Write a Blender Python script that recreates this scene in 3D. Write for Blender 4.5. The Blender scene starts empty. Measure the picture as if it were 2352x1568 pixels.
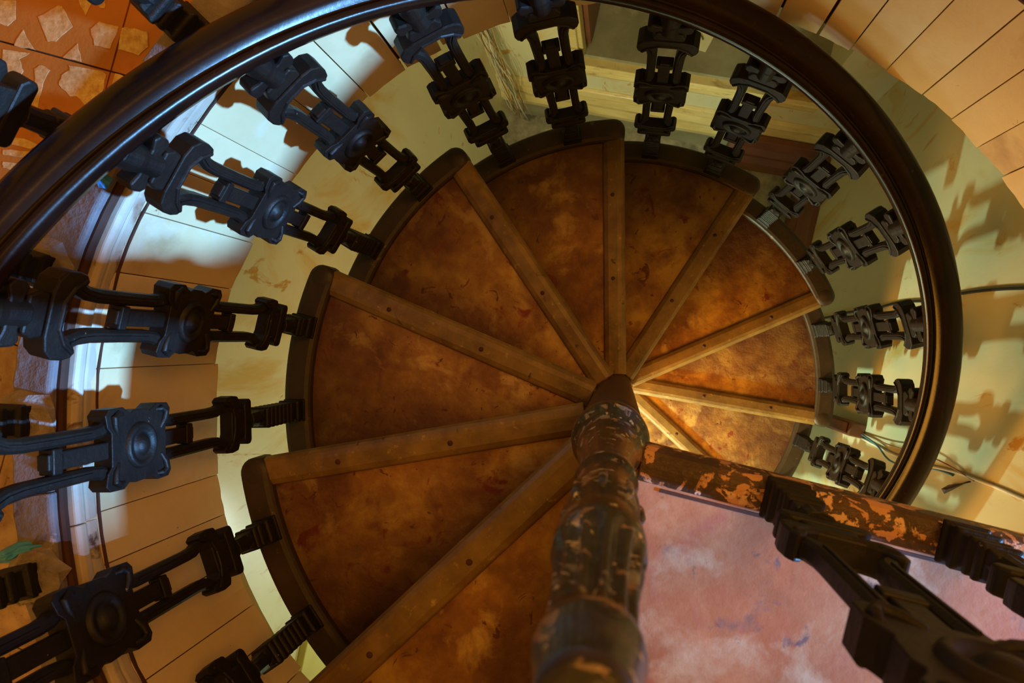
import bpy, math, random
from mathutils import Vector, Matrix
rnd = random.Random(7)
C = bpy.context.scene.collection
PI = math.pi
def R(d): return math.radians(d)

# ------------------------------------------------------------------ camera, world, lights
cam_d = bpy.data.cameras.new('camera'); cam = bpy.data.objects.new('camera', cam_d); C.objects.link(cam)
RM = ((0.9883512, 0.0, 0.1521900), (0.0011045, 0.9999737, -0.0071725), (-0.1521860, 0.0072571, 0.9883252))
cam.matrix_world = Matrix.Translation((0.011636, 0.120945, 1.242229)) @ Matrix(RM).to_4x4()
cam_d.sensor_width = 36; cam_d.lens = 1600 / 2352 * 36; cam_d.clip_start = .01
cam_d.dof.use_dof = True; cam_d.dof.focus_distance = 1.35; cam_d.dof.aperture_fstop = 9.0
bpy.context.scene.camera = cam
sc = bpy.context.scene
sc.view_settings.view_transform = 'Standard'; sc.view_settings.look = 'None'
sc.view_settings.gamma = 1; sc.view_settings.use_curve_mapping = False; sc.view_settings.exposure = 0.0
w = bpy.data.worlds.new('world'); sc.world = w; w.use_nodes = True
w.node_tree.nodes['Background'].inputs[0].default_value = (1.0, .44, .06, 1)
w.node_tree.nodes['Background'].inputs[1].default_value = .57

def area(name, loc, target, size, power, col, sy=None, spread=180):
    d = bpy.data.lights.new(name, 'AREA'); d.energy = power; d.color = col; d.size = size; d.spread = R(spread)
    if sy: d.shape = 'RECTANGLE'; d.size_y = sy
    o = bpy.data.objects.new(name, d); C.objects.link(o); o.location = loc
    o.rotation_euler = (Vector(target) - Vector(loc)).to_track_quat('-Z', 'Y').to_euler(); return o
# warm room lamp high over the well
area('ceiling_lamp_light', (1.3, .85, 3.0), (-.2, 0, 0), .7, 24, (1.0, .42, .07))
# daylight from an upper window, low over the landing
area('upper_window_light', (3.15, -.965, 1.03), (-.6, .2, .15), .15, 500, (.19, .50, 1.0))
# daylight entering the lower room from its street side, left of the stair
area('lower_window_light', (-.72, -1.15, -.95), (.75, .3, -1.7), .06, 16, (.62, 1.0, .72), None, 100)
area('lower_back_fill', (-.1, -1.3, -1.2), (-.1, 1.4, -2.3), .8, 11, (.85, 1.0, .50))  # unseen fill added to brighten the back wall
area('lower_left_fill', (-.25, -1.35, -2.3), (-1.0, -.5, -1.2), .35, 7, (.80, 1.0, .92))  # unseen fill added to whiten the lower left wall
# unseen warm fill added as the lower room's orange ambient
area('lower_warm_fill', (-.55, -.85, -.45), (.84, .4, -1.6), .6, 19, (1.0, .40, .04), None, 140)

# ------------------------------------------------------------------ materials
def newmat(name):
    m = bpy.data.materials.new(name); m.use_nodes = True
    nt = m.node_tree; b = nt.nodes['Principled BSDF']; return m, nt, b
def coords(nt, rand=True, scale=(1, 1, 1)):
    tc = nt.nodes.new('ShaderNodeTexCoord'); mp = nt.nodes.new('ShaderNodeMapping'); mp.inputs['Scale'].default_value = scale
    if rand:
        oi = nt.nodes.new('ShaderNodeObjectInfo'); ml = nt.nodes.new('ShaderNodeVectorMath'); ml.operation = 'SCALE'
        ml.inputs[0].default_value = (37.0, 19.0, 53.0); nt.links.new(oi.outputs['Random'], ml.inputs['Scale'])
        ad = nt.nodes.new('ShaderNodeVectorMath'); ad.operation = 'ADD'
        nt.links.new(tc.outputs['Object'], ad.inputs[0]); nt.links.new(ml.outputs[0], ad.inputs[1]); nt.links.new(ad.outputs[0], mp.inputs['Vector'])
    else: nt.links.new(tc.outputs['Object'], mp.inputs['Vector'])
    return mp.outputs[0]
def noise(nt, v, sc_, det=6, rough=.6, dist=0.0):
    n = nt.nodes.new('ShaderNodeTexNoise'); n.inputs['Scale'].default_value = sc_; n.inputs['Detail'].default_value = det
    n.inputs['Roughness'].default_value = rough; n.inputs['Distortion'].default_value = dist
    nt.links.new(v, n.inputs['Vector']); return n.outputs['Fac']
def ramp(nt, f, stops, interp='LINEAR'):
    r = nt.nodes.new('ShaderNodeValToRGB'); cr = r.color_ramp; cr.interpolation = interp
    while len(cr.elements) < len(stops): cr.elements.new(.5)
    for e, (p, c) in zip(cr.elements, stops): e.position = p; e.color = (*c, 1) if len(c) == 3 else c
    nt.links.new(f, r.inputs[0]); return r.outputs[0]
def mix(nt, fac, a, b):
    m = nt.nodes.new('ShaderNodeMix'); m.data_type = 'RGBA'
    if isinstance(fac, (int, float)): m.inputs[0].default_value = fac
    else: nt.links.new(fac, m.inputs[0])
    for i, s in ((6, a), (7, b)):
        if isinstance(s, tuple): m.inputs[i].default_value = (*s, 1)
        else: nt.links.new(s, m.inputs[i])
    return m.outputs[2]
def mask(nt, v, sc_, lo, hi, det=5, dist=0.0, rough=.6):
    return ramp(nt, noise(nt, v, sc_, det, rough, dist), [(lo, (0, 0, 0)), (hi, (1, 1, 1))])
def bump(nt, b, f, strength, dist=.002):
    n = nt.nodes.new('ShaderNodeBump'); n.inputs['Strength'].default_value = strength; n.inputs['Distance'].default_value = dist
    nt.links.new(f, n.inputs['Height']); nt.links.new(n.outputs[0], b.inputs['Normal'])
def mottled(name, base, layers, rough=.6, bsc=40, bst=.3, metal=0.0, scale=(1, 1, 1), coat=0.0, bd=.002, rand=True):
    """base colour ramp stops over a noise, then stain layers (colour, scale, lo, hi, distortion)"""
    m, nt, b = newmat(name); v = coords(nt, rand, scale)
    col = ramp(nt, noise(nt, v, base[0], 8, .65), base[1])
    for (c_, s_, lo, hi, d_) in layers: col = mix(nt, mask(nt, v, s_, lo, hi, 6, d_), col, c_)
    nt.links.new(col, b.inputs['Base Color']); b.inputs['Roughness'].default_value = rough; b.inputs['Metallic'].default_value = metal
    b.inputs['Coat Weight'].default_value = coat; b.inputs['Coat Roughness'].default_value = .15
    bump(nt, b, noise(nt, v, bsc, 6, .6), bst, bd); return m
M = {}
M['iron'] = mottled('black_painted_iron', (30, [(.3, (.004, .003, .0025)), (.7, (.012, .008, .005))]),
    [((.65, .36, .10), 46, .735, .75, 0), ((.30, .28, .25), 90, .72, .76, 0)], .52, 60, .5, .05, bd=.003)
M['iron'].node_tree.nodes['Principled BSDF'].inputs['Specular IOR Level'].default_value = .35
M['rail'] = mottled('dark_polished_wood', (9, [(.3, (.004, .0025, .002)), (.7, (.016, .006, .004))]),
    [((.06, .03, .018), 60, .66, .8, 0)], .24, 50, .12, 0, coat=0)
M['rail'].node_tree.nodes['Principled BSDF'].inputs['Specular IOR Level'].default_value = .22
m_, nt, bs = newmat('worn_orange_brown_tread'); v = coords(nt)
col = ramp(nt, noise(nt, v, 6, 8, .65), [(.36, (.16, .05, .012)), (.5, (.36, .16, .03)), (.62, (.58, .33, .06))])
for (c_, s_, lo, hi, d_) in [((.20, .065, .018), 10, .52, .70, .3), ((.24, .03, .012), 15, .62, .68, .8), ((.60, .36, .10), 9, .56, .66, .3), ((.12, .045, .015), 4, .60, .8, .5), ((.13, .03, .012), 26, .64, .67, 1.2)]:
    col = mix(nt, mask(nt, v, s_, lo, hi, 6, d_), col, c_)
tc = nt.nodes.new('ShaderNodeTexCoord'); sx = nt.nodes.new('ShaderNodeSeparateXYZ'); nt.links.new(tc.outputs['Object'], sx.inputs[0])
def mth(op, a, b=None):
    n = nt.nodes.new('ShaderNodeMath'); n.operation = op
    for i, q in enumerate((a, b)):
        if q is None: continue
        if isinstance(q, (int, float)): n.inputs[i].default_value = q
        else: nt.links.new(q, n.inputs[i])
    return n.outputs[0]
rad = mth('SQRT', mth('ADD', mth('MULTIPLY', sx.outputs[0], sx.outputs[0]), mth('MULTIPLY', sx.outputs[1], sx.outputs[1])))
ang = mth('ARCTAN2', sx.outputs[1], sx.outputs[0]); nz = mth('MULTIPLY', noise(nt, v, 7, 5), .14)
g1 = ramp(nt, mth('ADD', rad, nz), [(.48, (0, 0, 0)), (.76, (1, 1, 1))]); g2 = ramp(nt, mth('ADD', ang, mth('MULTIPLY', nz, 1.6)), [(.38, (0, 0, 0)), (.70, (1, 1, 1))])
col = mix(nt, mth('MULTIPLY', g1, .72), col, (.040, .012, .005)); col = mix(nt, mth('MULTIPLY', g2, .72), col, (.040, .012, .005))   # shade along the rim and below the next nosing, painted into the colour
nt.links.new(col, bs.inputs['Base Color']); bs.inputs['Roughness'].default_value = .6; bump(nt, bs, noise(nt, v, 34, 6, .6), .8, .005); M['tread'] = m_
M['nosing'] = mottled('worn_nosing_bar', (14, [(.3, (.13, .07, .018)), (.7, (.33, .19, .045))]),
    [((.05, .02, .008), 26, .66, .72, .6), ((.50, .31, .09), 60, .62, .74, 0), ((.12, .055, .02), 4, .56, .72, .4)], .42, 80, .5)
M['rim'] = mottled('dark_brown_rim', (14, [(.3, (.022, .011, .005)), (.7, (.055, .03, .010))]), [((.15, .09, .04), 45, .66, .72, 0)], .5, 60, .5)
M['riser'] = mottled('red_brown_riser_board', (10, [(.3, (.16, .045, .012)), (.7, (.28, .09, .02))]), [], .6)
M['board'] = mottled('cream_orange_painted_board', (3, [(.3, (.72, .52, .27)), (.7, (.88, .67, .38))]),
    [((.50, .30, .15), 5, .58, .78, .6), ((.20, .04, .02), 60, .745, .765, 0), ((.84, .76, .62), 2.2, .56, .7, 0), ((.30, .13, .05), 40, .70, .75, 1)], .5, 12, .35, bd=.006)
M['gap_shade'] = mottled('dark_gap_and_shade', (8, [(.3, (.05, .018, .01)), (.7, (.10, .03, .015))]), [], .8)
M['trim'] = mottled('dirty_cream_moulding', (6, [(.3, (.50, .38, .28)), (.7, (.72, .60, .48))]), [((.12, .05, .03), 22, .60, .70, 1), ((.30, .12, .06), 8, .58, .7, .6)], .5, 60, .4)
M['ring'] = mottled('grey_violet_cement', (14, [(.3, (.15, .12, .125)), (.7, (.30, .25, .26))]), [((.10, .06, .05), 18, .60, .68, 1), ((.42, .38, .38), 50, .66, .7, 0)], .75, 45, .8, bd=.006)
M['mortar'] = mottled('rough_mortar', (30, [(.3, (.20, .15, .13)), (.7, (.42, .36, .34))]), [((.08, .05, .04), 22, .6, .7, 0)], .9, 40, 1, bd=.01)
M['tile'] = mottled('orange_cement_tile', (8, [(.3, (.42, .14, .02)), (.7, (.54, .20, .035))]), [((.38, .12, .02), 30, .62, .72, 0), ((.30, .09, .02), 4, .6, .75, 0)], .5, 120, .3, rand=False)
M['paletile'] = mottled('pale_pink_beige_tile', (26, [(.35, (.34, .20, .15)), (.65, (.58, .40, .32))]), [((.42, .16, .10), 9, .58, .72, .5), ((.22, .10, .07), 60, .60, .66, 1)], .5, 90, .3, rand=False)
M['inlay'] = mottled('speckled_cream_inlay', (90, [(.35, (.50, .28, .09)), (.65, (.80, .60, .32))]), [((.6, .24, .05), 14, .58, .72, 0)], .5, 120, .3, rand=False)
M['grout'] = mottled('dark_grout', (60, [(.3, (.06, .035, .015)), (.7, (.12, .06, .025))]), [], .9)
M['plaster'] = mottled('ochre_green_plaster', (1.6, [(.3, (.58, .54, .34)), (.7, (.70, .68, .48))]),
    [((.60, .42, .14), 3.4, .55, .66, 1.0), ((.50, .28, .06), 8, .62, .68, 1.5), ((.40, .33, .14), 9, .66, .8, 0), ((.25, .12, .04), 70, .76, .78, 0)], .42, 10, .25, scale=(1, 1, .38), coat=.25, bd=.006)
M['sill'] = mottled('grey_green_cement_sill', (5, [(.3, (.15, .14, .08)), (.7, (.30, .28, .18))]), [((.38, .34, .22), 8, .60, .75, 0)], .6, 30, .4)
M['mould'] = mottled('cream_timber_moulding', (4, [(.3, (.50, .38, .14)), (.7, (.72, .60, .28))]), [((.30, .16, .05), 7, .58, .72, 1)], .4, 20, .3, scale=(1, 1, 3), coat=.3)
M['brownwood'] = mottled('red_brown_timber', (6, [(.3, (.10, .03, .012)), (.7, (.20, .07, .03))]), [], .45, 30, .3)
M['lowfloor'] = mottled('mottled_grey_floor', (11, [(.35, (.16, .15, .11)), (.5, (.30, .28, .20)), (.7, (.46, .42, .32))]), [((.12, .11, .09), 6, .62, .7, 0)], .5, 20, .2)
M['ceil'] = mottled('lower_ceiling_plaster', (3, [(.3, (.48, .44, .25)), (.7, (.6, .56, .34))]), [], .8)
M['pink'] = mottled('pink_worn_paint', (7, [(.36, (.38, .15, .075)), (.5, (.50, .21, .10)), (.64, (.62, .31, .16))]),
    [((.46, .16, .07), 11, .50, .64, .2), ((.26, .14, .12), 13, .60, .68, .1), ((.62, .42, .27), 10, .50, .64, .2), ((.48, .15, .11), 16, .57, .74, .2), ((.08, .02, .02), 34, .70, .72, 0), ((.2, .12, .12), 26, .63, .70, .4)], .52, 50, .35, rand=False)
M['rust'] = mottled('flaking_pink_paint_on_rusty_bar', (30, [(.3, (.035, .018, .012)), (.7, (.13, .055, .028))]),
    [((.60, .30, .16), 30, .52, .535, .5), ((.74, .46, .30), 44, .58, .60, .3), ((.05, .022, .012), 14, .54, .57, .8), ((.32, .24, .22), 12, .62, .70, .3), ((.05, .025, .014), 60, .60, .63, 0)], .45, 55, .8, bd=.004, rand=False)
M['newel'] = mottled('chipped_black_column_paint', (24, [(.3, (.014, .012, .013)), (.65, (.05, .042, .042))]),
    [((.30, .20, .16), 44, .59, .61, .5), ((.72, .62, .50), 64, .63, .65, .3), ((.26, .24, .25), 28, .59, .63, 0), ((.02, .015, .015), 50, .60, .63, 0)], .25, 50, .7, .1, coat=.4, bd=.004, rand=False)
M['column'] = mottled('dark_brown_column', (12, [(.3, (.035, .015, .010)), (.7, (.07, .028, .016))]), [((.45, .28, .15), 110, .74, .76, 0)], .42, 60, .3)
M['blackcable'] = mottled('black_cable_sheath', (20, [(.3, (.008, .007, .007)), (.7, (.015, .012, .010))]), [], .4)
M['whitecable'] = mottled('white_cable_sheath', (8, [(.4, (.55, .52, .44)), (.6, (.75, .72, .62))]), [], .4)
M['bluecable'] = mottled('blue_cable_sheath', (8, [(.3, (.04, .14, .22)), (.7, (.08, .24, .32))]), [], .4)
M['brownwire'] = mottled('brown_wire', (8, [(.3, (.20, .07, .02)), (.7, (.30, .14, .05))]), [], .5)
M['paper'] = mottled('cream_paper', (5, [(.3, (.66, .66, .42)), (.7, (.78, .78, .56))]), [], .8)
M['ink'] = mottled('dark_ink', (5, [(.3, (.05, .06, .04)), (.7, (.08, .09, .06))]), [], .8)
M['cyan'] = mottled('cyan_light_colour', (25, [(.3, (.03, .25, .75)), (.7, (.06, .42, .95))]), [], .4, 60, .8)  # colour stands in for cyan light falling by the well
M['tar'] = mottled('dark_tape', (20, [(.3, (.03, .012, .006)), (.7, (.06, .025, .01))]), [], .6)
M['yellow'] = mottled('yellow_ochre_dado', (3, [(.3, (.50, .40, .08)), (.7, (.62, .52, .14))]), [], .6)

# ------------------------------------------------------------------ mesh helpers
class MB:
    def __init__(s): s.v = []; s.f = []; s.sm = []
    def add(s, V, F, smooth=False):
        o = len(s.v); s.v += [tuple(x) for x in V]
        for f in F: s.f.append(tuple(i + o for i in f)); s.sm.append(smooth)
        return s
    def box(s, x0, x1, y0, y1, z0, z1):
        V = [(x, y, z) for z in (z0, z1) for y in (y0, y1) for x in (x0, x1)]
        return s.add(V, [(0, 2, 3, 1), (4, 5, 7, 6), (0, 1, 5, 4), (2, 6, 7, 3), (0, 4, 6, 2), (1, 3, 7, 5)])
    def lathe(s, prof, n=24, c=(0, 0), smooth=True, caps=True, ax='z', flute=None):
        V = []; F = []; m = len(prof)
        for (r, z) in prof:
            for i in range(n):
                a = 2 * PI * i / n; rr = r * (flute(a, z) if flute else 1)
                p = (c[0] + rr * math.cos(a), c[1] + rr * math.sin(a), z)
                V.append(p if ax == 'z' else (p[0], z, p[1]))
        for j in range(m - 1):
            for i in range(n):
                q = (j * n + i, j * n + (i + 1) % n, (j + 1) * n + (i + 1) % n, (j + 1) * n + i)
                F.append(q if ax == 'z' else q[::-1])
        if caps:
            F.append(tuple(range(n))[::-1] if ax == 'z' else tuple(range(n))); t = tuple((m - 1) * n + i for i in range(n)); F.append(t if ax == 'z' else t[::-1])
        return s.add(V, F, smooth)
    def prism(s, pts, z0, z1):
        n = len(pts); V = [(x, y, z0) for x, y in pts] + [(x, y, z1) for x, y in pts]
        ar = sum(pts[i][0] * pts[(i + 1) % n][1] - pts[(i + 1) % n][0] * pts[i][1] for i in range(n))
        if ar < 0: V = V[n:] + V[:n]
        F = [tuple(range(n))[::-1], tuple(range(n, 2 * n))] + [(i, (i + 1) % n, (i + 1) % n + n, i + n) for i in range(n)]
        return s.add(V, F)
    def plate(s, pts, y0, y1):            # outline in x,z, thick along y
        n = len(pts); V = [(x, y0, z) for x, z in pts] + [(x, y1, z) for x, z in pts]
        ar = sum(pts[i][0] * pts[(i + 1) % n][1] - pts[(i + 1) % n][0] * pts[i][1] for i in range(n))
        if ar < 0: V = V[n:] + V[:n]
        return s.add(V, [tuple(range(n)), tuple(range(n, 2 * n))[::-1]] + [(i, i + n, (i + 1) % n + n, (i + 1) % n) for i in range(n)])
    def sweep(s, frames, closed=False, smooth=False, caps=True):
        """frames: list of rings of points"""
        n = len(frames[0]); V = [p for fr in frames for p in fr]; F = []; m = len(frames)
        for j in range(m if closed else m - 1):
            k = (j + 1) % m
            for i in range(n): F.append((j * n + i, j * n + (i + 1) % n, k * n + (i + 1) % n, k * n + i))
        if caps and not closed: F += [tuple(range(n))[::-1], tuple((m - 1) * n + i for i in range(n))]
        return s.add(V, F, smooth)
    def tube(s, path, r, n=8, smooth=True):
        P = [Vector(p) for p in path]; fr = []
        ref = Vector((0, 0, 1)) if abs((P[-1] - P[0]).normalized().z) < .9 else Vector((1, 0, 0))
        for i, p in enumerate(P):
            t = (P[min(i + 1, len(P) - 1)] - P[max(i - 1, 0)]).normalized(); a = t.cross(ref).normalized(); b = a.cross(t)
            rr = r[i] if isinstance(r, (list, tuple)) else r
            fr.append([p + rr * (math.cos(2 * PI * k / n) * a + math.sin(2 * PI * k / n) * b) for k in range(n)])
        return s.sweep(fr, smooth=smooth)
    def build(s, name, mat, parent=None, bevel=0, seg=2, loc=None, rot=None):
        me = bpy.data.meshes.new(name); me.from_pydata(s.v, [], s.f); me.polygons.foreach_set('use_smooth', s.sm); me.update()
        me.materials.append(M[mat]); o = bpy.data.objects.new(name, me); C.objects.link(o)
        if parent: o.parent = parent
        if loc: o.location = loc
        if rot: o.rotation_euler = (0, 0, rot)
        if bevel:
            b = o.modifiers.new('bevel', 'BEVEL'); b.width = bevel; b.segments = seg; b.limit_method = 'ANGLE'; b.angle_limit = R(35)
        return o
def pol(r, a, z): return (r * math.cos(a), r * math.sin(a), z)
def thing(name, label, cat, loc=(0, 0, 0), rz=0, group=None):
    o = bpy.data.objects.new(name, None); C.objects.link(o); o.location = loc; o.rotation_euler = (0, 0, rz); o.empty_display_size = .1
    o['label'] = label; o['category'] = cat
    if group: o['group'] = group
    return o
def tag(o, label, cat, group=None):
    o['label'] = label; o['category'] = cat
    if group: o['group'] = group
    return o
def struct(o): o['kind'] = 'structure'; return o
def dup(root, loc, rz, parent=None):
    r = root.copy(); C.objects.link(r); r.location = loc; r.rotation_euler = (0, 0, rz)
    if parent: r.parent = parent
    for ch in list(root.children):
        c = ch.copy(); C.objects.link(c); c.parent = r
    return r

# ------------------------------------------------------------------ stair constants (measured from the photograph)
RISE = .2; TH = R(190.433); D = R(33.336); ZL = .4; ZF = -3.0
RK = .6895; RO = .72; RI = .66; AA = R(9.01); AB = R(24.5); DB = .0885
def th(k): return TH - (k - 1) * D
def zt(k): return -(k - 1) * RISE
ROOM = R(-12.8)
def uv(u, v): return (u * math.cos(ROOM) - v * math.sin(ROOM), u * math.sin(ROOM) + v * math.cos(ROOM))

# ------------------------------------------------------------------ lower room shell
UL, UR, VB, VF = -.99, .84, 1.425, -1.75
def rbox(name, mat, u0, u1, v0, v1, z0, z1, kind=True, bevel=0, parent=None):
    b = MB().box(u0, u1, v0, v1, z0, z1).build(name, mat, parent, bevel)
    if not parent: b.rotation_euler = (0, 0, ROOM)
    if kind and not parent: struct(b)
    return b
lf = rbox('floor_lower', 'lowfloor', UL - .12, UR + .12, VF - .12, VB + .9, ZF - .1, ZF)
wl = rbox('wall_left', 'plaster', UL - .12, UL, VF - .12, VB + .12, ZF, -.03)
wr = rbox('wall_right', 'plaster', UR, UR + .12, VF - .12, VB + .12, ZF, -.03)
rbox('wall_front', 'plaster', UL, UR, VF - .12, VF, ZF, -.03)
NL, NR, NZ, NT = -.50, .60, -2.0, -.45                    # window recess in the back wall
mb = MB(); mb.box(UL, NL, VB, VB + .8, ZF, -.03); mb.box(NR, UR, VB, VB + .8, ZF, -.03)
mb.box(NL, NR, VB, VB + .8, ZF, NZ - .03); mb.box(NL, NR, VB, VB + .8, NT, -.03); mb.box(NL, NR, VB + .7, VB + .8, NZ - .03, NT)
wb = struct(mb.build('wall_back', 'plaster')); wb.rotation_euler = (0, 0, ROOM)
sl = rbox('window_sill', 'sill', NL, NR, VB - .015, VB + .7, NZ - .03, NZ)
# mouldings: swept stepped profiles along the back wall
def moulding(name, mat, u0, u1, v, prof, parent=None):
    fr = [[(u, v - d, z) for d, z in prof] for u in (u0, u1)]
    b = MB().sweep(fr).build(name, mat, parent, .003); b.rotation_euler = (0, 0, ROOM); struct(b); return b
moulding('trim_1', 'mould', NL - .03, NR + .03, VB, [(0, -2.03), (.055, -2.03), (.06, -2.05), (.05, -2.075), (.036, -2.09), (.046, -2.115), (.03, -2.15), (.018, -2.18), (.026, -2.21), (.012, -2.26), (0, -2.27)])
moulding('trim_2', 'mould', UL, UR, VB, [(0, -2.47), (.018, -2.48), (.03, -2.52), (.022, -2.55), (.04, -2.60), (.034, -2.65), (.052, -2.70), (.046, -2.76), (.03, -2.78), (0, -2.78)])
rbox('baseboard_back', 'sill', UL, UR, VB - .035, VB, ZF, -2.79, bevel=.004)
tr = moulding('trim_3', 'brownwood', 0, 1, 0, [(0, 0), (.04, .01), (.05, .05), (.03, .09), (.045, .14), (.02, .2), (0, .21)])
# brown skirting along right wall and round the corner
bpy.data.objects.remove(tr)
pr3 = [(0, -2.62), (.03, -2.63), (.055, -2.68), (.04, -2.72), (.07, -2.76), (.06, -2.82), (.09, -2.86), (.09, -3.0), (0, -3.0)]
fr = [[(u, VB - .04 - d, z) for d, z in pr3] for u in (.32,)] + [[(UR - d, VB - .04 - d, z) for d, z in pr3]] + [[(UR - d, v, z) for d, z in pr3] for v in (.3,)]
b = struct(MB().sweep(fr).build('baseboard_right', 'brownwood', None, .003)); b.rotation_euler = (0, 0, ROOM)
# left jamb strips of the recess
mb = MB(); mb.box(NL - .05, NL + .012, VB - .05, VB + .005, NZ, NT); mb.box(NL - .02, NL + .03, VB - .03, VB + .02, NZ, NT)
j = struct(mb.build('window_1', 'mould', None, .004)); j.rotation_euler = (0, 0, ROOM)
hg = MB(); hg.box(NL - .01, NL + .035, VB - .062, VB - .045, -1.97, -1.90); hg.tube([(NL + .012, VB - .066, -1.98), (NL + .012, VB - .066, -1.89)], .007)
hg.build('hinge', 'nosing', j)
sh = MB().box(NL + .02, NL + .05, VB + .03, VB + .62, NZ + .01, NT - .02).build('shutter', 'brownwood', j, .004)
# dado along the left wall, lower left
rbox('trim_4', 'yellow', UL, UL + .03, VF, -.9, ZF, -1.415, bevel=.004)
mb = MB(); ncx = 0
# ceiling of lower room = underside of slab, with circular hole ; floor of upper storey above
def ring_plate(name, mat, rin, half, z0, z1, n=96):
    V = []; F = []
    for i in range(n):
        a = 2 * PI * i / n; ca, sa = math.cos(a), math.sin(a); k = half / max(abs(ca), abs(sa)); ri = rin(a) if callable(rin) else rin
        V += [(ri * ca, ri * sa, z0), (k * ca, k * sa, z0), (ri * ca, ri * sa, z1), (k * ca, k * sa, z1)]
    for i in range(n):
        p, q = 4 * i, 4 * ((i + 1) % n)
        F += [(p, p + 1, q + 1, q)[::-1], (p + 2, p + 3, q + 3, q + 2), (p, q, q + 2, p + 2)[::-1], (p + 1, q + 1, q + 3, p + 3)]
    return MB().add(V, F).build(name, mat)
struct(ring_plate('ceiling', 'ceil', .785, 2.1, -.03, .0))
FT = ZL - .012
fl = struct(ring_plate('floor', 'grout', .800, 2.1, .01, FT - .004))

# unseen pier added beside the landing; its edge cuts the daylight on the boards
MBp = MB().box(1.25, 1.40, -1.75, -.575, ZL - .012, 2.7).build('daylight_blocker', 'plaster'); struct(MBp)

# ------------------------------------------------------------------ fascia boards lining the well
RF = [(-180, .760), (-170, .765), (-154, .777), (-139.5, .760), (-120, .752), (-60, .752), (0, .752), (28, .749), (37, .744), (62, .736), (90, .734), (103, .735), (120, .742), (143, .744), (162, .762), (174, .762), (180, .760)]
def rf(a):
    d = (math.degrees(a) + 180) % 360 - 180
    for (a0, r0), (a1, r1) in zip(RF, RF[1:]):
        if a0 <= d <= a1: return r0 + (r1 - r0) * (d - a0) / (a1 - a0)
    return .75
seams = [32.4, 37.1, 41.9, 46.7, 52.2, 57.5, 62.0, 68, 74, 80, 86, 92, 98, 104.5, 111.6, 114.8, 120.9, 127.5, 134.5, 143.1, 149, 155, 162.4, 173.4, 180.1, 189.5, 195.3, 202, 208.7, 213.8, 220]
seams += [228 + 7.5 * i for i in range(22)]
well = struct(MB().sweep([[pol(rf(2 * PI * i / 120) + d, 2 * PI * i / 120, z) for d, z in ((.016, .01), (.034, .01), (.034, .37), (.016, .37))] for i in range(120)], closed=True).build('wall_well', 'gap_shade'))
for i in range(len(seams)):
    a0 = R(seams[i]); a1 = R(seams[(i + 1) % len(seams)]) + (2 * PI if i == len(seams) - 1 else 0)
    g = .0016 / .75 * rnd.uniform(.25, .7); g *= 4 if seams[i] in (111.6, 114.8, 62.0) else 1; pr_ = rnd.uniform(0, .003); zl = -.002 + rnd.uniform(-.006, .006); n = 5; fr = []
    a0 += g; a1 -= g; tl = rnd.uniform(-.006, .006)
    for k in range(n + 1):
        t = k / n; a = a0 + (a1 - a0) * t; z0 = zl + tl * (t - .5) + rnd.uniform(-.0018, .0018); r = rf(a) - pr_ * (1 if k not in (0, n) else .6)
        zt_ = .345
        fr.append([pol(r, a, z0), pol(r + .018, a, z0), pol(r + .018, a, zt_), pol(r, a, zt_)])
    MB().sweep(fr).build('board', 'board', well, .0005, 1)
# moulding round the top of the well, in lengths
def arc_sweep(prof, a0, a1, n, rfun=rf, z=0):
    return [[pol(rfun(a0 + (a1 - a0) * k / n) + d, a0 + (a1 - a0) * k / n, z + zz) for d, zz in prof] for k in range(n + 1)]
tprof = [(.02, .312), (.0, .312), (-.002, .318), (-.004, .334), (-.001, .338), (-.001, .342), (-.010, .346), (-.015, .354), (-.016, .362), (-.012, .369), (-.002, .371), (.02, .372)]
tm = struct(MB().sweep([[pol(rf(R(a)) + d, R(a), z) for d, z in ((.004, .30), (.022, .30), (.022, .386), (-.006, .386), (-.009, .382), (-.008, .374), (.004, .372))] for a in range(0, 360, 4)], closed=True).build('kerb_shade_ring', 'gap_shade'))  # dark ring stands in for the kerb's shade on the moulding top
cuts = [0, 24, 47, 71, 98, 125, 152, 190, 223, 250, 280, 310, 335, 360]
for a0, a1 in zip(cuts, cuts[1:]):
    MB().sweep(arc_sweep(tprof, R(a0) + .001, R(a1) - .001, 10), smooth=False).build('moulding_length', 'trim', tm, .0012, 1)
MB().sweep([[pol(rf(R(a)) + d, R(a), z + .0015 * math.sin(a * .37)) for d, z in ((-.0042, .3085), (.01, .3085), (.01, .3125), (-.0042, .3125))] for a in range(0, 360, 3)], closed=True).build('crack', 'gap_shade', tm)
# cement ring on the floor round the well
rg = struct(MB().sweep([[pol(rf(R(a)) + d + .0, R(a), z) for d, z in ((.000, .385), (.054, .385), (.054, .3935), (.000, .3935))] for a in range(0, 360, 3)], closed=True).build('trim_6', 'grout'))
cc = [12, 40, 66, 90, 118, 141, 167, 186, 207, 232, 262, 292, 322, 350, 372]
for a0, a1 in zip(cc, cc[1:]):
    n = 12; fr = []
    for k in range(n + 1):
        a = R(a0) + .0012 + (R(a1 - a0) - .0024) * k / n; r = rf(a); jt = rnd.uniform(-.0012, .0012); jo = rnd.uniform(-.002, .002)
        fr.append([pol(r - .003 + jt, a, .386), pol(r - .0045 + jt, a, .396), pol(r + .000 + jt, a, .400 + jt * .3), pol(r + .052 + jo, a, .400 + jt * .3), pol(r + .056 + jo, a, .396), pol(r + .056 + jo, a, .386)])
    MB().sweep(fr).build('kerb_stone', 'ring', rg, .0015, 1)

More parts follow.
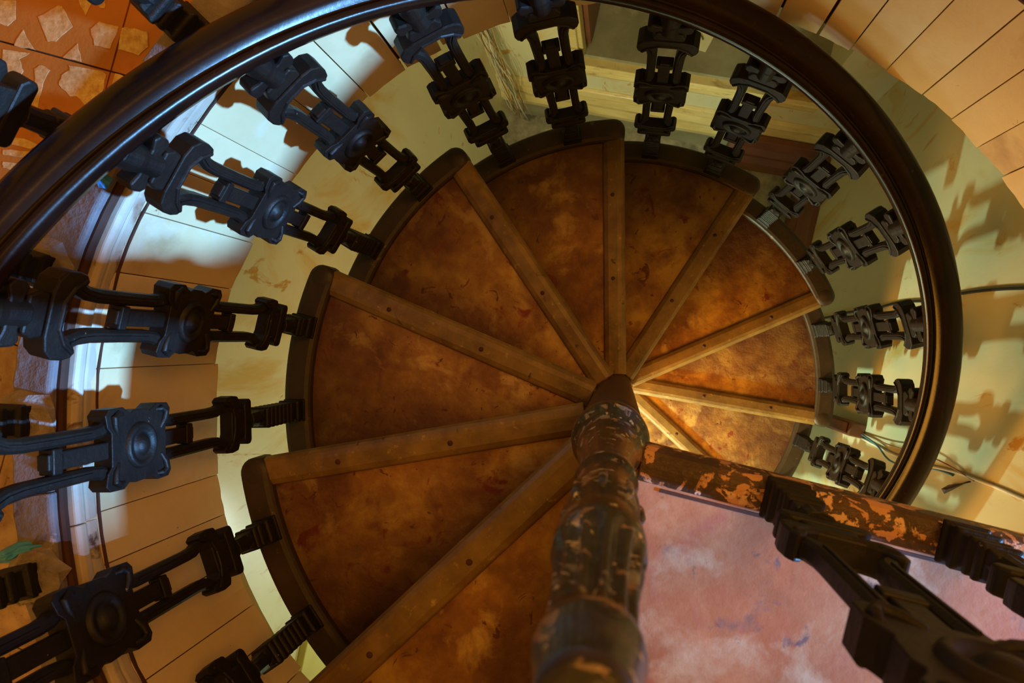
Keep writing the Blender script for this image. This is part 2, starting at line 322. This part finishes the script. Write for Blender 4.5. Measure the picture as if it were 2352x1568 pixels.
# ------------------------------------------------------------------ upper floor tiles
TR = R(-17); T0 = (-.675, .496); TS = .2
def t2w(a, b): return (T0[0] + a * math.cos(TR) - b * math.sin(TR), T0[1] + a * math.sin(TR) + b * math.cos(TR))
for ti in range(-6, 13):
    for tj in range(-12, 6):
        cx, cy = t2w((ti + .5) * TS, (tj + .5) * TS)
        if max(abs(cx), abs(cy)) > 1.85: continue
        rmin = min(math.hypot(*t2w((ti + p) * TS, (tj + q) * TS)) for p in (0, .5, 1) for q in (0, .5, 1))
        if math.hypot(cx, cy) < .69: continue
        N = 12 if rmin < .84 else 1; g = .0013; V = []; F = []
        zt0 = FT + rnd.uniform(-.0005, .0005); cut = lambda x, y: rf(math.atan2(y, x)) + .040
        keep = {}
        for q in range(N + 1):
            for p in range(N + 1):
                x, y = t2w(ti * TS + g + (TS - 2 * g) * p / N, tj * TS + g + (TS - 2 * g) * q / N); r = math.hypot(x, y); rc = cut(x, y); keep[p, q] = r >= rc
                if r < rc: x, y = x * rc / r, y * rc / r
                V.append((x, y, zt0))
        for q in range(N):
            for p in range(N):
                if sum(keep[p + a, q + b] for a in (0, 1) for b in (0, 1)) >= 1:
                    F.append((q * (N + 1) + p, q * (N + 1) + p + 1, (q + 1) * (N + 1) + p + 1, (q + 1) * (N + 1) + p))
        if not F: continue
        o = MB().add(V, F).build('floor_tile', 'paletile' if cy < .36 else 'tile', fl)
        s = o.modifiers.new('thick', 'SOLIDIFY'); s.thickness = .010; s.offset = -1
# inlaid pattern of the tiles near the well
POLYS = [[(-0.7875, 0.5788), (-0.7579, 0.591), (-0.7505, 0.5911), (-0.7336, 0.5612), (-0.7596, 0.5421), (-0.7717, 0.5429)], [(-0.8105, 0.5618), (-0.8247, 0.541), (-0.7926, 0.5329)], [(-0.7255, 0.5369), (-0.7481, 0.5193), (-0.72, 0.5116)], [(-0.692, 0.5654), (-0.7051, 0.5557), (-0.6997, 0.5328), (-0.6755, 0.5269), (-0.6632, 0.5562)], [(-0.658, 0.5542), (-0.6637, 0.5257), (-0.6325, 0.515), (-0.6184, 0.5257), (-0.6198, 0.5463), (-0.6392, 0.5523)], [(-0.7246, 0.5974), (-0.7014, 0.5957), (-0.7132, 0.5746)], [(-0.6954, 0.5893), (-0.6823, 0.5942), (-0.6842, 0.5832), (-0.6921, 0.5843)], [(-0.85, 0.6069), (-0.8224, 0.6037), (-0.8229, 0.5777), (-0.8359, 0.569), (-0.8497, 0.5736)], [(-0.8425, 0.5366), (-0.8007, 0.5288), (-0.817, 0.5212), (-0.8101, 0.5045), (-0.8216, 0.4859), (-0.8422, 0.495)], [(-0.7823, 0.5107), (-0.7681, 0.5032), (-0.7787, 0.4865), (-0.7866, 0.4516), (-0.8002, 0.4589), (-0.7916, 0.4872), (-0.7924, 0.5065)], [(-0.7393, 0.5078), (-0.6864, 0.4961), (-0.6811, 0.4917), (-0.6882, 0.465), (-0.7104, 0.4476), (-0.7264, 0.4645), (-0.737, 0.4651), (-0.7538, 0.4821), (-0.7499, 0.4944), (-0.7373, 0.5014)], [(-0.6677, 0.4926), (-0.644, 0.4836), (-0.6563, 0.4742), (-0.6757, 0.4642)], [(-0.8416, 0.4134), (-0.8074, 0.4094), (-0.7835, 0.3988), (-0.7977, 0.3946), (-0.8416, 0.4061)], [(-0.8415, 0.3958), (-0.8004, 0.3917), (-0.7923, 0.3854), (-0.8072, 0.3836), (-0.8414, 0.3886)], [(-0.8414, 0.3789), (-0.8139, 0.3754), (-0.8016, 0.3677), (-0.8207, 0.3649), (-0.8413, 0.3705)]]
for ps in POLYS:
    pts = []
    for i, (x, y) in enumerate(ps):                        # slightly ragged edges
        x2, y2 = ps[(i + 1) % len(ps)]; pts.append((x, y))
        for t in (.33, .67): pts.append((x + (x2 - x) * t + rnd.uniform(-.0012, .0012), y + (y2 - y) * t + rnd.uniform(-.0012, .0012)))
    MB().prism(pts, FT - .002, FT + .0005).build('inlay', 'inlay', fl)
for (a, b) in [(1, 1), (0, 1), (2, 0), (-2, 1), (-1, 1), (-2, 0), (1, 0)]:  # the same motifs on other tiles
    for (px, py, rr, n, ph) in [(.5, .72, .034, 4, .3), (.22, .3, .02, 3, .5), (.8, .3, .02, 3, 1.2), (.5, .25, .028, 5, 0)]:
        x, y = t2w((a + px) * TS, (b + py) * TS)
        if math.hypot(x, y) < .87: continue
        MB().prism([(x + rr * math.cos(ph + 2 * PI * k / n), y + rr * math.sin(ph + 2 * PI * k / n)) for k in range(n)], FT - .002, FT + .0005).build('inlay', 'inlay', fl)

# ------------------------------------------------------------------ spiral staircase
stair = thing('spiral_staircase', 'cast spiral staircase with worn orange-brown wedge treads winding down round a dark column', 'staircase', (0, 0, ZF))
def loc_z(z): return z - ZF
# one tread in local coordinates: front (nosing) line along +x, tread extends to +angle
n = 14; pts = [(.045 * math.cos(D * k / 4), .045 * math.sin(D * k / 4)) for k in range(5)][::-1]
top = [(.69 * math.cos(D * k / n), .69 * math.sin(D * k / n)) for k in range(n + 1)]
tread_mb = MB().prism([(.045, -.012)] + [(.69, -.012)] + top + pts, -.05, -.018)
rim_prof = [(RI, -.055), (RI, -.006), (RI + .004, -.001), (RI + .012, .002), (RO - .012, .002), (RO - .004, -.001), (RO, -.006), (RO, -.055)]
def rim_mesh():
    mb = MB(); fr = []
    m = 18; a1 = D - .004
    for k in range(m + 1):
        a = a1 * k / m; fr.append([pol(r, a, z) for r, z in rim_prof])
    mb.sweep(fr, smooth=False)
    rc = (RI + RO) / 2; hw = (RO - RI) / 2                                   # rounded front end
    mb.lathe([(hw, -.055), (hw, -.006), (hw - .004, -.001), (hw - .012, .0025), (.001, .0035)], 20, (rc, -.002), smooth=True)
    return mb
def nosing_mesh():
    mb = MB(); y0, y1 = -.028, .028
    prof = [(y0 + .004, -.046), (y0, -.040), (y0 - .002, -.024), (y0 + .002, -.012), (y0 + .008, -.006), (y0 + .018, -.003), (y1 - .014, -.004), (y1 - .003, -.009), (y1, -.019), (y1, -.046)]
    mb.sweep([[(x, y, z) for y, z in prof] for x in (.048, .25, .45, .672)], smooth=False); return mb
def riser_mesh(): return MB().box(.046, .668, -.006, .006, -.23, -.045)
tr0 = None
protos = {}
for k in range(0, 16):
    if tr0 is None:
        t = tread_mb.build('tread', 'tread', stair, .002)
        nb = nosing_mesh().build('nosing', 'nosing', t, .0025); rm = rim_mesh().build('rim', 'rim', t, .0015)
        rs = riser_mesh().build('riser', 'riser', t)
        for x in (.52, .30): MB().lathe([(.0055, -.005), (.0050, -.0022), (.002, -.0012)], 12, (x, .002)).build('screw', 'gap_shade', t)
        tr0 = t
    else: t = dup(tr0, (0, 0, 0), 0, stair)
    t.location = (0, 0, loc_z(zt(k))); t.rotation_euler = (0, 0, th(k))
# worn repaired patch on the second nosing bar
# landing platform
A0, A1 = R(253.8), R(347.2)
m = 30
lp = MB().prism([(.040 * math.cos(A0 + (A1 - A0) * k / 6), .040 * math.sin(A0 + (A1 - A0) * k / 6)) for k in range(7)][::-1] + [(.742 * math.cos(A0 + (A1 - A0) * k / m), .742 * math.sin(A0 + (A1 - A0) * k / m)) for k in range(m + 1)], .355, .392)
ld = lp.build('landing', 'pink', stair, .002, loc=(0, 0, loc_z(0))); ld['label'] = 'worn pink painted landing'
nl = MB().box(.045, .72, -.004, .002, -.055, -.004).build('front_edge', 'ring', ld, .0012); nl.location = (0, 0, ZL); nl.rotation_euler = (0, 0, A0)
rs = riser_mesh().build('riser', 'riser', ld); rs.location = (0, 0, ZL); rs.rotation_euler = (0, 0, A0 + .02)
# rounded rusty edge bar of the landing
bx, by = .036, -.019; bd = R(-12.8)
prof = [(.0225, -.055), (.0225, -.012), (.018, -.004), (.009, .001), (0, .002), (-.009, .001), (-.018, -.004), (-.0225, -.012), (-.0225, -.055)]
def bar_pts(s): return [(bx + s * math.cos(bd) - y * math.sin(bd), by + s * math.sin(bd) + y * math.cos(bd), ZL + z) for y, z in prof]
for s0, s1 in ((.0, .150), (.152, .72)):
    MB().sweep([bar_pts(s) for s in (s0, (s0 + s1) / 2, s1)]).build('edge_bar', 'rust', ld, .0015)
MB().sweep([bar_pts(s) for s in (.1485, .1535)]).build('bar_joint', 'rim', ld)
# second dark strip under the bar (plate joint)
MB().prism([(bx + s * math.cos(bd) - y * math.sin(bd), by + s * math.sin(bd) + y * math.cos(bd)) for s, y in ((.03, -.0235), (.70, -.0235), (.70, -.0275), (.03, -.0275))], .385, .3935).build('plate_joint', 'gap_shade', ld)
# column
MB().lathe([(.052, ZF), (.048, ZF + .05), (.047, .20), (.0455, .30)], 32).build('column', 'column', stair, loc=(0, 0, -ZF))
nw = MB()
def flute(a, z):
    return 1 - .20 * (0.5 + 0.5 * math.cos(a * 12)) if .846 < z < .956 else 1
nprof = [(.046, .30), (.050, .315), (.0505, .335), (.048, .352), (.042, .362), (.040, .372), (.0425, .382), (.0425, .394), (.0385, .404), (.036, .418), (.0375, .426), (.0355, .436), (.032, .455), (.030, .48), (.0275, .52), (.0265, .56), (.0262, .60), (.028, .615), (.0282, .628), (.025, .64), (.0240, .660), (.0250, .685), (.0268, .710), (.0272, .735), (.0262, .755), (.0240, .772), (.0245, .780), (.0268, .790), (.0282, .806), (.0284, .824), (.0276, .840)]
nprof += [(r_, z / 1000) for r_, z in ((.0268, 850), (.0256, 862), (.0240, 876), (.0226, 892), (.0216, 908), (.0210, 924), (.0206, 940), (.0205, 952))] + [(.0205, .958), (.0222, .963), (.0228, .972), (.0205, .982), (.0185, 1.0), (.017, 1.02)]
nw.lathe(nprof, 96, flute=flute); nwo = nw.build('newel', 'newel', stair, loc=(0, 0, -ZF))
pt = MB()                                    # raised petals round the newel bulb
for i in range(8):
    a = 2 * PI * i / 8
    pt.tube([pol(.0245, a, .700), pol(.0262, a, .722), pol(.0262, a, .744), pol(.0245, a, .762)], [.002, .004, .004, .002], 8)
pt.build('petal_ring', 'newel', nwo)

# ------------------------------------------------------------------ balusters
def bracket_pts(h, w, t, curl):
    """flat curved bracket with upturned ends, outline in x,z, centred at h"""
    P = []
    for k in range(9):
        x = -w + 2 * w * k / 8; P.append((x, h + curl * (abs(x) / w) ** 2))
    Q = [(x, z + t * (1.0 if abs(x) < w * .8 else .85)) for x, z in P[::-1]]
    return P + Q
def bar(mb, path, wx, wy):
    """square bar along a path of (x, z) points in the plane of the baluster"""
    P = [Vector((x, 0, z)) for x, z in path]; fr = []
    for i, p in enumerate(P):
        t = (P[min(i + 1, len(P) - 1)] - P[max(i - 1, 0)]).normalized(); a = Vector((t.z, 0, -t.x)); y = Vector((0, 1, 0))
        w_ = wx[i] if isinstance(wx, list) else wx
        h = w_ / 2; d = wy / 2
        fr.append([p - h * a - .6 * d * y, p - h * .55 * a - d * y, p + h * .55 * a - d * y, p + h * a - .6 * d * y, p + h * a + .6 * d * y, p + h * .55 * a + d * y, p - h * .55 * a + d * y, p - h * a + .6 * d * y])
    mb.sweep(fr); return mb
def make_baluster(parent, foot=.0):
    # core: neck and stacked collars above the foot
    b = MB()
    b.lathe([(.017, .080), (.0150, .098), (.0140, .118), (.0150, .132), (.022, .137)], 12, smooth=False)
    b.plate([(-.036, .134), (.036, .134), (.042, .139), (.042, .150), (.034, .158), (-.034, .158), (-.042, .150), (-.042, .139)], -.014, .014)
    b.plate([(-.026, .155), (.026, .155), (.022, .184), (-.022, .184)], -.012, .012)
    core = b.build('baluster', 'iron', parent, .003)
    # foot: ribbed steps
    f = MB(); z = foot
    f.lathe([(.034, z), (.035, z + .006), (.029, z + .010), (.029, z + .022), (.0325, z + .026), (.0325, z + .034), (.025, z + .038), (.0235, z + .05)], 4, smooth=False)
    q = z + .05
    while q < .072:
        f.lathe([(.0235, q - .002), (.029, q + .002), (.029, q + .010), (.0235, q + .014)], 4, smooth=False); q += .018
    f.lathe([(.0235, z + .04), (.0225, .086), (.018, .094)], 4, smooth=False)
    fo = f.build('foot', 'iron', core, .002)
    fo.data.transform(Matrix.Rotation(PI / 4, 4, 'Z'))
    # lower bracket with upturned lobes
    g = MB(); g.plate([(-.040, .176), (-.018, .180), (.018, .180), (.040, .176), (.049, .182), (.051, .200), (.049, .220), (.043, .229), (.036, .224), (.031, .209), (.020, .202), (-.020, .202), (-.031, .209), (-.036, .224), (-.043, .229), (-.049, .220), (-.051, .200), (-.049, .182)], -.0125, .0125)
    bar(g, [(-.044, .214), (-.030, .200), (-.012, .193), (.012, .193), (.030, .200), (.044, .214)], .008, .030)
    g.build('bracket', 'iron', core, .0035)
    # upper bracket, arched, with turned-out lobes
    g = MB(); g.plate([(-.043, .690), (-.036, .695), (-.029, .708), (-.016, .717), (.016, .717), (.029, .708), (.036, .695), (.043, .690), (.051, .695), (.054, .708), (.053, .726), (.043, .738), (.026, .743), (-.026, .743), (-.043, .738), (-.053, .726), (-.054, .708), (-.051, .695)], -.0145, .0145)
    bar(g, [(-.045, .694), (-.034, .712), (-.016, .724), (.016, .724), (.034, .712), (.045, .694)], .009, .034)
    g.build('bracket', 'iron', core, .0035)
    # neck with eared plate running up into the rail
    g = MB()
    g.plate([(-.026, .745), (.026, .745), (.028, .760), (.022, .774), (-.022, .774), (-.028, .760)], -.013, .013)
    g.plate([(-.030, .773), (-.018, .778), (.018, .778), (.030, .773), (.037, .780), (.038, .796), (.031, .803), (.018, .798), (-.018, .798), (-.031, .803), (-.038, .796), (-.037, .780)], -.012, .012)
    g.lathe([(.019, .768), (.018, .800), (.020, .812), (.019, .842)], 10, smooth=False)
    g.build('top_collar', 'iron', core, .003)
    # medallion block with scrolled lobes
    g = MB()
    g.plate([(-.030, .392), (-.046, .388), (-.055, .395), (-.056, .420), (-.050, .430), (-.047, .438), (-.050, .448), (-.051, .470), (-.047, .478), (-.050, .486), (-.056, .494), (-.055, .522), (-.047, .530), (-.030, .526), (-.022, .518), (.022, .518),
             (.030, .526), (.047, .530), (.055, .522), (.056, .494), (.050, .486), (.047, .478), (.051, .470), (.050, .448), (.047, .438), (.050, .430), (.056, .420), (.055, .395), (.046, .388), (.030, .392), (.022, .400), (-.022, .400)], -.0135, .0135)
    for sg in (-1, 1):                                         # scroll ridges
        for sx in (-1, 1):
            for zc, d_ in ((.410, -1), (.506, 1)):
                g.tube([(sx * .046, sg * .011, zc - d_ * .012), (sx * .048, sg * .0135, zc - d_ * .002), (sx * .043, sg * .0145, zc + d_ * .009), (sx * .031, sg * .0135, zc + d_ * .006), (sx * .018, sg * .012, zc - d_ * .002)], [.004, .0055, .0055, .005, .003], 8)
    md = g.build('medallion', 'iron', core, .0035)
    g = MB(); pr = [(.001, -.0235), (.008, -.0225), (.013, -.0195), (.0155, -.0155), (.020, -.0145), (.023, -.0165), (.027, -.020), (.0315, -.0185), (.0345, -.010), (.0345, .010), (.0315, .0185), (.027, .020), (.023, .0165), (.020, .0145), (.0155, .0155), (.013, .0195), (.008, .0225), (.001, .0235)]
    g.lathe(pr, 24, (0, .459), smooth=True, ax='y'); g.build('boss', 'iron', core)
    # paired rods, lower and upper, flaring into the brackets
    for sx in (-1, 1):
        g = bar(MB(), [(sx * .040, .214), (sx * .031, .226), (sx * .0265, .240), (sx * .0255, .258), (sx * .0255, .380), (sx * .029, .394), (sx * .036, .405)], [.016, .017, .0175, .0172, .0172, .018, .019], .019)
        bar(g, [(sx * .0265, .242), (sx * .0255, .262), (sx * .0255, .380)], .005, .023)
        g.build('rod', 'iron', core)
        g = bar(MB(), [(sx * .034, .515), (sx * .0275, .530), (sx * .0255, .546), (sx * .0252, .60), (sx * .0256, .658), (sx * .028, .680), (sx * .034, .696), (sx * .043, .708)], [.019, .018, .0172, .0172, .0175, .018, .019, .018], .019)
        bar(g, [(sx * .0255, .550), (sx * .0252, .60), (sx * .0256, .658), (sx * .028, .680), (sx * .034, .696)], .005, .023)
        g.build('rod', 'iron', core)
    # short centre spindles with square collars
    for z0, z1, zc, zt_ in ((.338, .405, .322, .338), (.515, .600, .600, .616)):
        g = MB(); g.box(-.0115, .0115, -.008, .008, z0 - .004, z1 + .004); g.box(-.0160, .0160, -.0100, .0100, zc, zt_); g.box(-.010, .010, -.008, .008, zc - .005, zt_ + .005)
        g.build('spindle', 'iron', core, .002)
    return core
rail_t = thing('stair_railing', 'black cast-iron openwork railing with dark polished wooden handrail curving down the spiral stair', 'railing')
RB = .690
HB = RISE * AA / D
def place_bal(core, k, ang, off, parent, r=RB):
    a = th(k) + ang; core.location = pol(r, a, zt(k) + off); core.rotation_euler = (0, 0, a + PI / 2)
bA = make_baluster(rail_t, foot=-.003); place_bal(bA, 0, AA, 0, rail_t)
bB = make_baluster(rail_t, foot=-DB - .003); place_bal(bB, 0, AB, DB, rail_t)
# the cast pieces lean in slightly towards the rail
LEAN = -.040
def lean(core): core.rotation_euler = (LEAN, 0, core.rotation_euler[2])
for k in range(0, 10):
    for src, ang, off in ((bA, AA, 0), (bB, AB, DB)):
        o = src if k == 0 else dup(src, (0, 0, 0), 0, rail_t)
        place_bal(o, k, ang, off, rail_t); lean(o)
# helical handrail with an inner bead
u = .036
hp = [(-u + .004, -.022), (-u, -.012), (-u - .001, -.002), (-u + .002, .006), (-u + .007, .009), (-u + .0125, .0065), (-u + .015, .003), (-u + .017, .006), (-u + .022, .013), (-.008, .0185), (.006, .0195), (.019, .0175), (.028, .012), (.0335, .003), (u, -.008), (u - .003, -.020), (.018, -.026), (-.018, -.026)]
fr = []; a0, a1 = R(-62), th(-1) + .02; m = 150
for k in range(m + 1):
    a = a0 + (a1 - a0) * k / m; z = RISE * (a - TH) / D + .80
    fr.append([pol(.672 + x, a, z + y) for x, y in hp])
MB().sweep(fr, smooth=True).build('handrail', 'rail', rail_t)

# landing guard: same castings standing on the rusty edge bar
lg = thing('landing_railing', 'blurred black cast-iron railing standing on the rusty edge bar of the pink landing', 'railing')
for i, s in enumerate((.168, .36)):
    o = dup(bA, (bx + s * math.cos(bd), by + s * math.sin(bd), ZL + .002), bd, lg)
fr = []
for s in (-.02, .3, .7): fr.append([(bx + s * math.cos(bd) - x * math.sin(bd), by + s * math.sin(bd) + x * math.cos(bd), ZL + .872 + y) for x, y in hp])
# floor guard round the well
fg = thing('floor_railing', 'black cast-iron railing standing on grey cement kerb round stairwell by orange tiles', 'railing')
for a in (121, 135.5, 150.0, 163.5, 178.5, 194.0, 209):
    r = rf(R(a)) + .030
    dup(bA, pol(r, R(a), ZL + .002), R(a) + PI / 2, fg)
fr = [[pol(.80 + x, R(a), ZL + .872 + y) for x, y in hp] for a in range(117, 214, 4)]
MB().sweep(fr, smooth=True).build('handrail', 'rail', fg)
# mortar lumps at feet of the floor railing
for i, a in enumerate((150.0, 163.5, 178.5, 194.0)):
    r = rf(R(a)) + .030; mb = MB(); V = []; F = []; n = 14
    for j, (rr, z) in enumerate([(.050, 0), (.044, .008), (.034, .014), (.022, .016)]):
        for q in range(n): t = 2 * PI * q / n; w_ = rr * rnd.uniform(.8, 1.15); V.append((w_ * math.cos(t), w_ * .8 * math.sin(t), z + (rnd.uniform(-.002, .003) if j else 0)))
    for j in range(3):
        for q in range(n): F.append((j * n + q, j * n + (q + 1) % n, (j + 1) * n + (q + 1) % n, (j + 1) * n + q))
    F.append(tuple(3 * n + q for q in range(n))); F.append(tuple(range(n))[::-1])
    o = mb.add(V, F).build('mortar_collar', 'mortar', fg, loc=pol(r, R(a), ZL), rot=R(a))

# ------------------------------------------------------------------ cables and small things
def wall_tube(name, mat, pts, r, parent=None, jit=0):
    P = []
    for i, (a, b_, z) in enumerate(pts):
        x, y = uv(a, b_); P.append((x, y, z))
    # smooth subdivision
    Q = []
    for i in range(len(P) - 1):
        p0, p1, p2, p3 = [Vector(P[max(0, min(len(P) - 1, i + d))]) for d in (-1, 0, 1, 2)]
        for t in (0, .25, .5, .75): Q.append(.5 * ((2 * p1) + (-p0 + p2) * t + (2 * p0 - 5 * p1 + 4 * p2 - p3) * t * t + (-p0 + 3 * p1 - 3 * p2 + p3) * t ** 3))
    Q.append(Vector(P[-1])); return MB().tube(Q, r, 8).build(name, mat, parent)
W_ = UR - .004
tag(wall_tube('cable', 'blackcable', [(W_, .444, -2.95), (W_, .446, -2.034), (W_, .456, -1.737), (W_, .452, -1.488), (W_, .463, -1.207), (W_, .455, -.975), (W_, .461, -.766), (W_, .458, -.613), (W_, .45, -.476), (W_, .435, -.254), (W_, .435, -.035)], .0045),
    'thick black cable running straight up the right wall', 'cable')
tag(wall_tube('cable', 'whitecable', [(W_, .0, -1.25), (W_, -.012, -.964), (W_ - .004, -.012, -.781), (W_, -.002, -.677), (W_, .004, -.566), (W_, .004, -.463), (W_, .003, -.373), (W_, -.0, -.288), (W_, -.004, -.04)], .0038),
    'thin white cable running up the right wall beside a torn dark tape flag', 'cable')
tag(wall_tube('cable', 'bluecable', [(W_, .02, -1.35), (W_ - .008, .0, -1.1), (W_ - .014, -.03, -.95), (W_ - .010, -.026, -.82), (W_, -.008, -.70), (W_, -.006, -.60)], .003),
    'loose dark blue wire sagging below the white cable on the right wall', 'cable')
tag(wall_tube('cable', 'brownwire', [(W_, .018, -1.30), (W_ - .01, .012, -1.0), (W_ - .02, .016, -.82), (W_ - .01, .018, -.66), (W_, -.0, -.50)], .002),
    'fine brown wire looping above the white cable on the right wall', 'cable')
bxm = MB(); bxm.box(UR - .05, UR, -.002, .046, -1.62, -1.24); bxm.box(UR - .058, UR - .05, .004, .040, -1.60, -1.26)
o = tag(bxm.build('junction_box', 'brownwood', None, .004), 'long brown junction box on right wall where the thin cables end', 'junction box'); o.rotation_euler = (0, 0, ROOM)
V = []; tp = [(-.056, -.616), (-.044, -.592), (-.034, -.565), (-.016, -.538), (-.003, -.512), (.001, -.520), (-.018, -.556), (-.030, -.590), (-.046, -.612)]
o = MB().add([(UR - .006 - .01 * math.sin(i), a, z) for i, (a, z) in enumerate(tp)] + [(UR - .004 - .01 * math.sin(i), a, z) for i, (a, z) in enumerate(tp)],
    [tuple(range(9)), tuple(range(9, 18))[::-1]] + [(i, i + 9, (i + 1) % 9 + 9, (i + 1) % 9) for i in range(9)]).build('tape_strip', 'tar'); o.rotation_euler = (0, 0, ROOM)
tag(o, 'torn dark tape flag hanging off the white cable on right wall', 'tape')
# hanging bundle of thin wires in the far left corner
wbn = thing('wire_bundle', 'tangled bundle of thin wires hanging in the far left corner of lower room', 'wires', (*uv(-.93, 1.34), ZF))
for i in range(22):
    P = []; a = -.955 + rnd.uniform(0, .05); b_ = 1.33 + rnd.uniform(0, .05); am = rnd.uniform(.02, .13); sw = rnd.uniform(-1, 1)
    z = -.9 - rnd.uniform(0, .3); x0, y0 = uv(-.93, 1.34)
    for q in range(12):
        t = q / 11; zz = z + (-2.75 - z) * t * rnd.uniform(.96, 1)
        uu = a + am * t * (1 - .3 * t) * 1.2 + .012 * math.sin(q * 1.7 + i); vv = b_ - .05 * t + .02 * sw * math.sin(q * 1.1 + i)
        X, Y = uv(max(uu, UL + .01), min(vv, VB - .065)); P.append((X - x0, Y - y0, zz - ZF))
    MB().tube(P, rnd.choice([.0015, .002, .0026]), 5).build('wire', rnd.choice(['brownwire', 'brownwire', 'bluecable', 'mould', 'whitecable']), wbn)
# paper on the sill
pp = thing('paper_note', 'small cream paper with dark ink mark lying on the grey-green window sill', 'paper', (*uv(.013, 1.56), NZ), ROOM)
mb = MB(); mb.prism([(-.082, -.03), (-.05, .05), (.079, .04), (.052, -.054)], .001, .004); mb.build('sheet', 'paper', pp)
mb = MB(); mb.tube([(-.02, .03, .005), (-.012, .006, .005), (-.024, -.012, .005), (-.008, -.026, .005), (.0, -.01, .005)], .004, 6); mb.tube([(.006, .02, .005), (.02, .012, .005), (.03, -.004, .005)], .003, 6); mb.build('ink_mark', 'ink', pp)

# spots of cyan light by the well, made as solid coloured lumps
def light_spot(loc, rz, sx, sy, label, seed):
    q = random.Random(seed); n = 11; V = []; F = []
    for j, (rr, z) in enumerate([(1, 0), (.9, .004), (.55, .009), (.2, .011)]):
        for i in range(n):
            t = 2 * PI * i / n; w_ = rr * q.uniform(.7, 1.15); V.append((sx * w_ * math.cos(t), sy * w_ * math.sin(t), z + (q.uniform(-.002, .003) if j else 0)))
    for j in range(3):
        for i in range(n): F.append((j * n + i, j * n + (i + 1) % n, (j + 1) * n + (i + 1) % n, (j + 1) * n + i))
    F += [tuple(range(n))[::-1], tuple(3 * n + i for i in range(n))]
    tag(MB().add(V, F).build('cyan_light_spot', 'cyan', None, 0, loc=loc, rot=rz), label, 'paint flake')  # coloured lump stands in for a spot of cyan light
light_spot(pol(rf(R(153)) + .004, R(153), ZL), R(150), .016, .011, 'small painted spot of cyan light on the kerb below the curved handrail', 3)
light_spot(pol(rf(R(191.3)) + .055, R(191.3), ZL), R(200), .040, .011, 'long ragged painted spot of cyan light on the grey kerb at the left picture edge', 5)
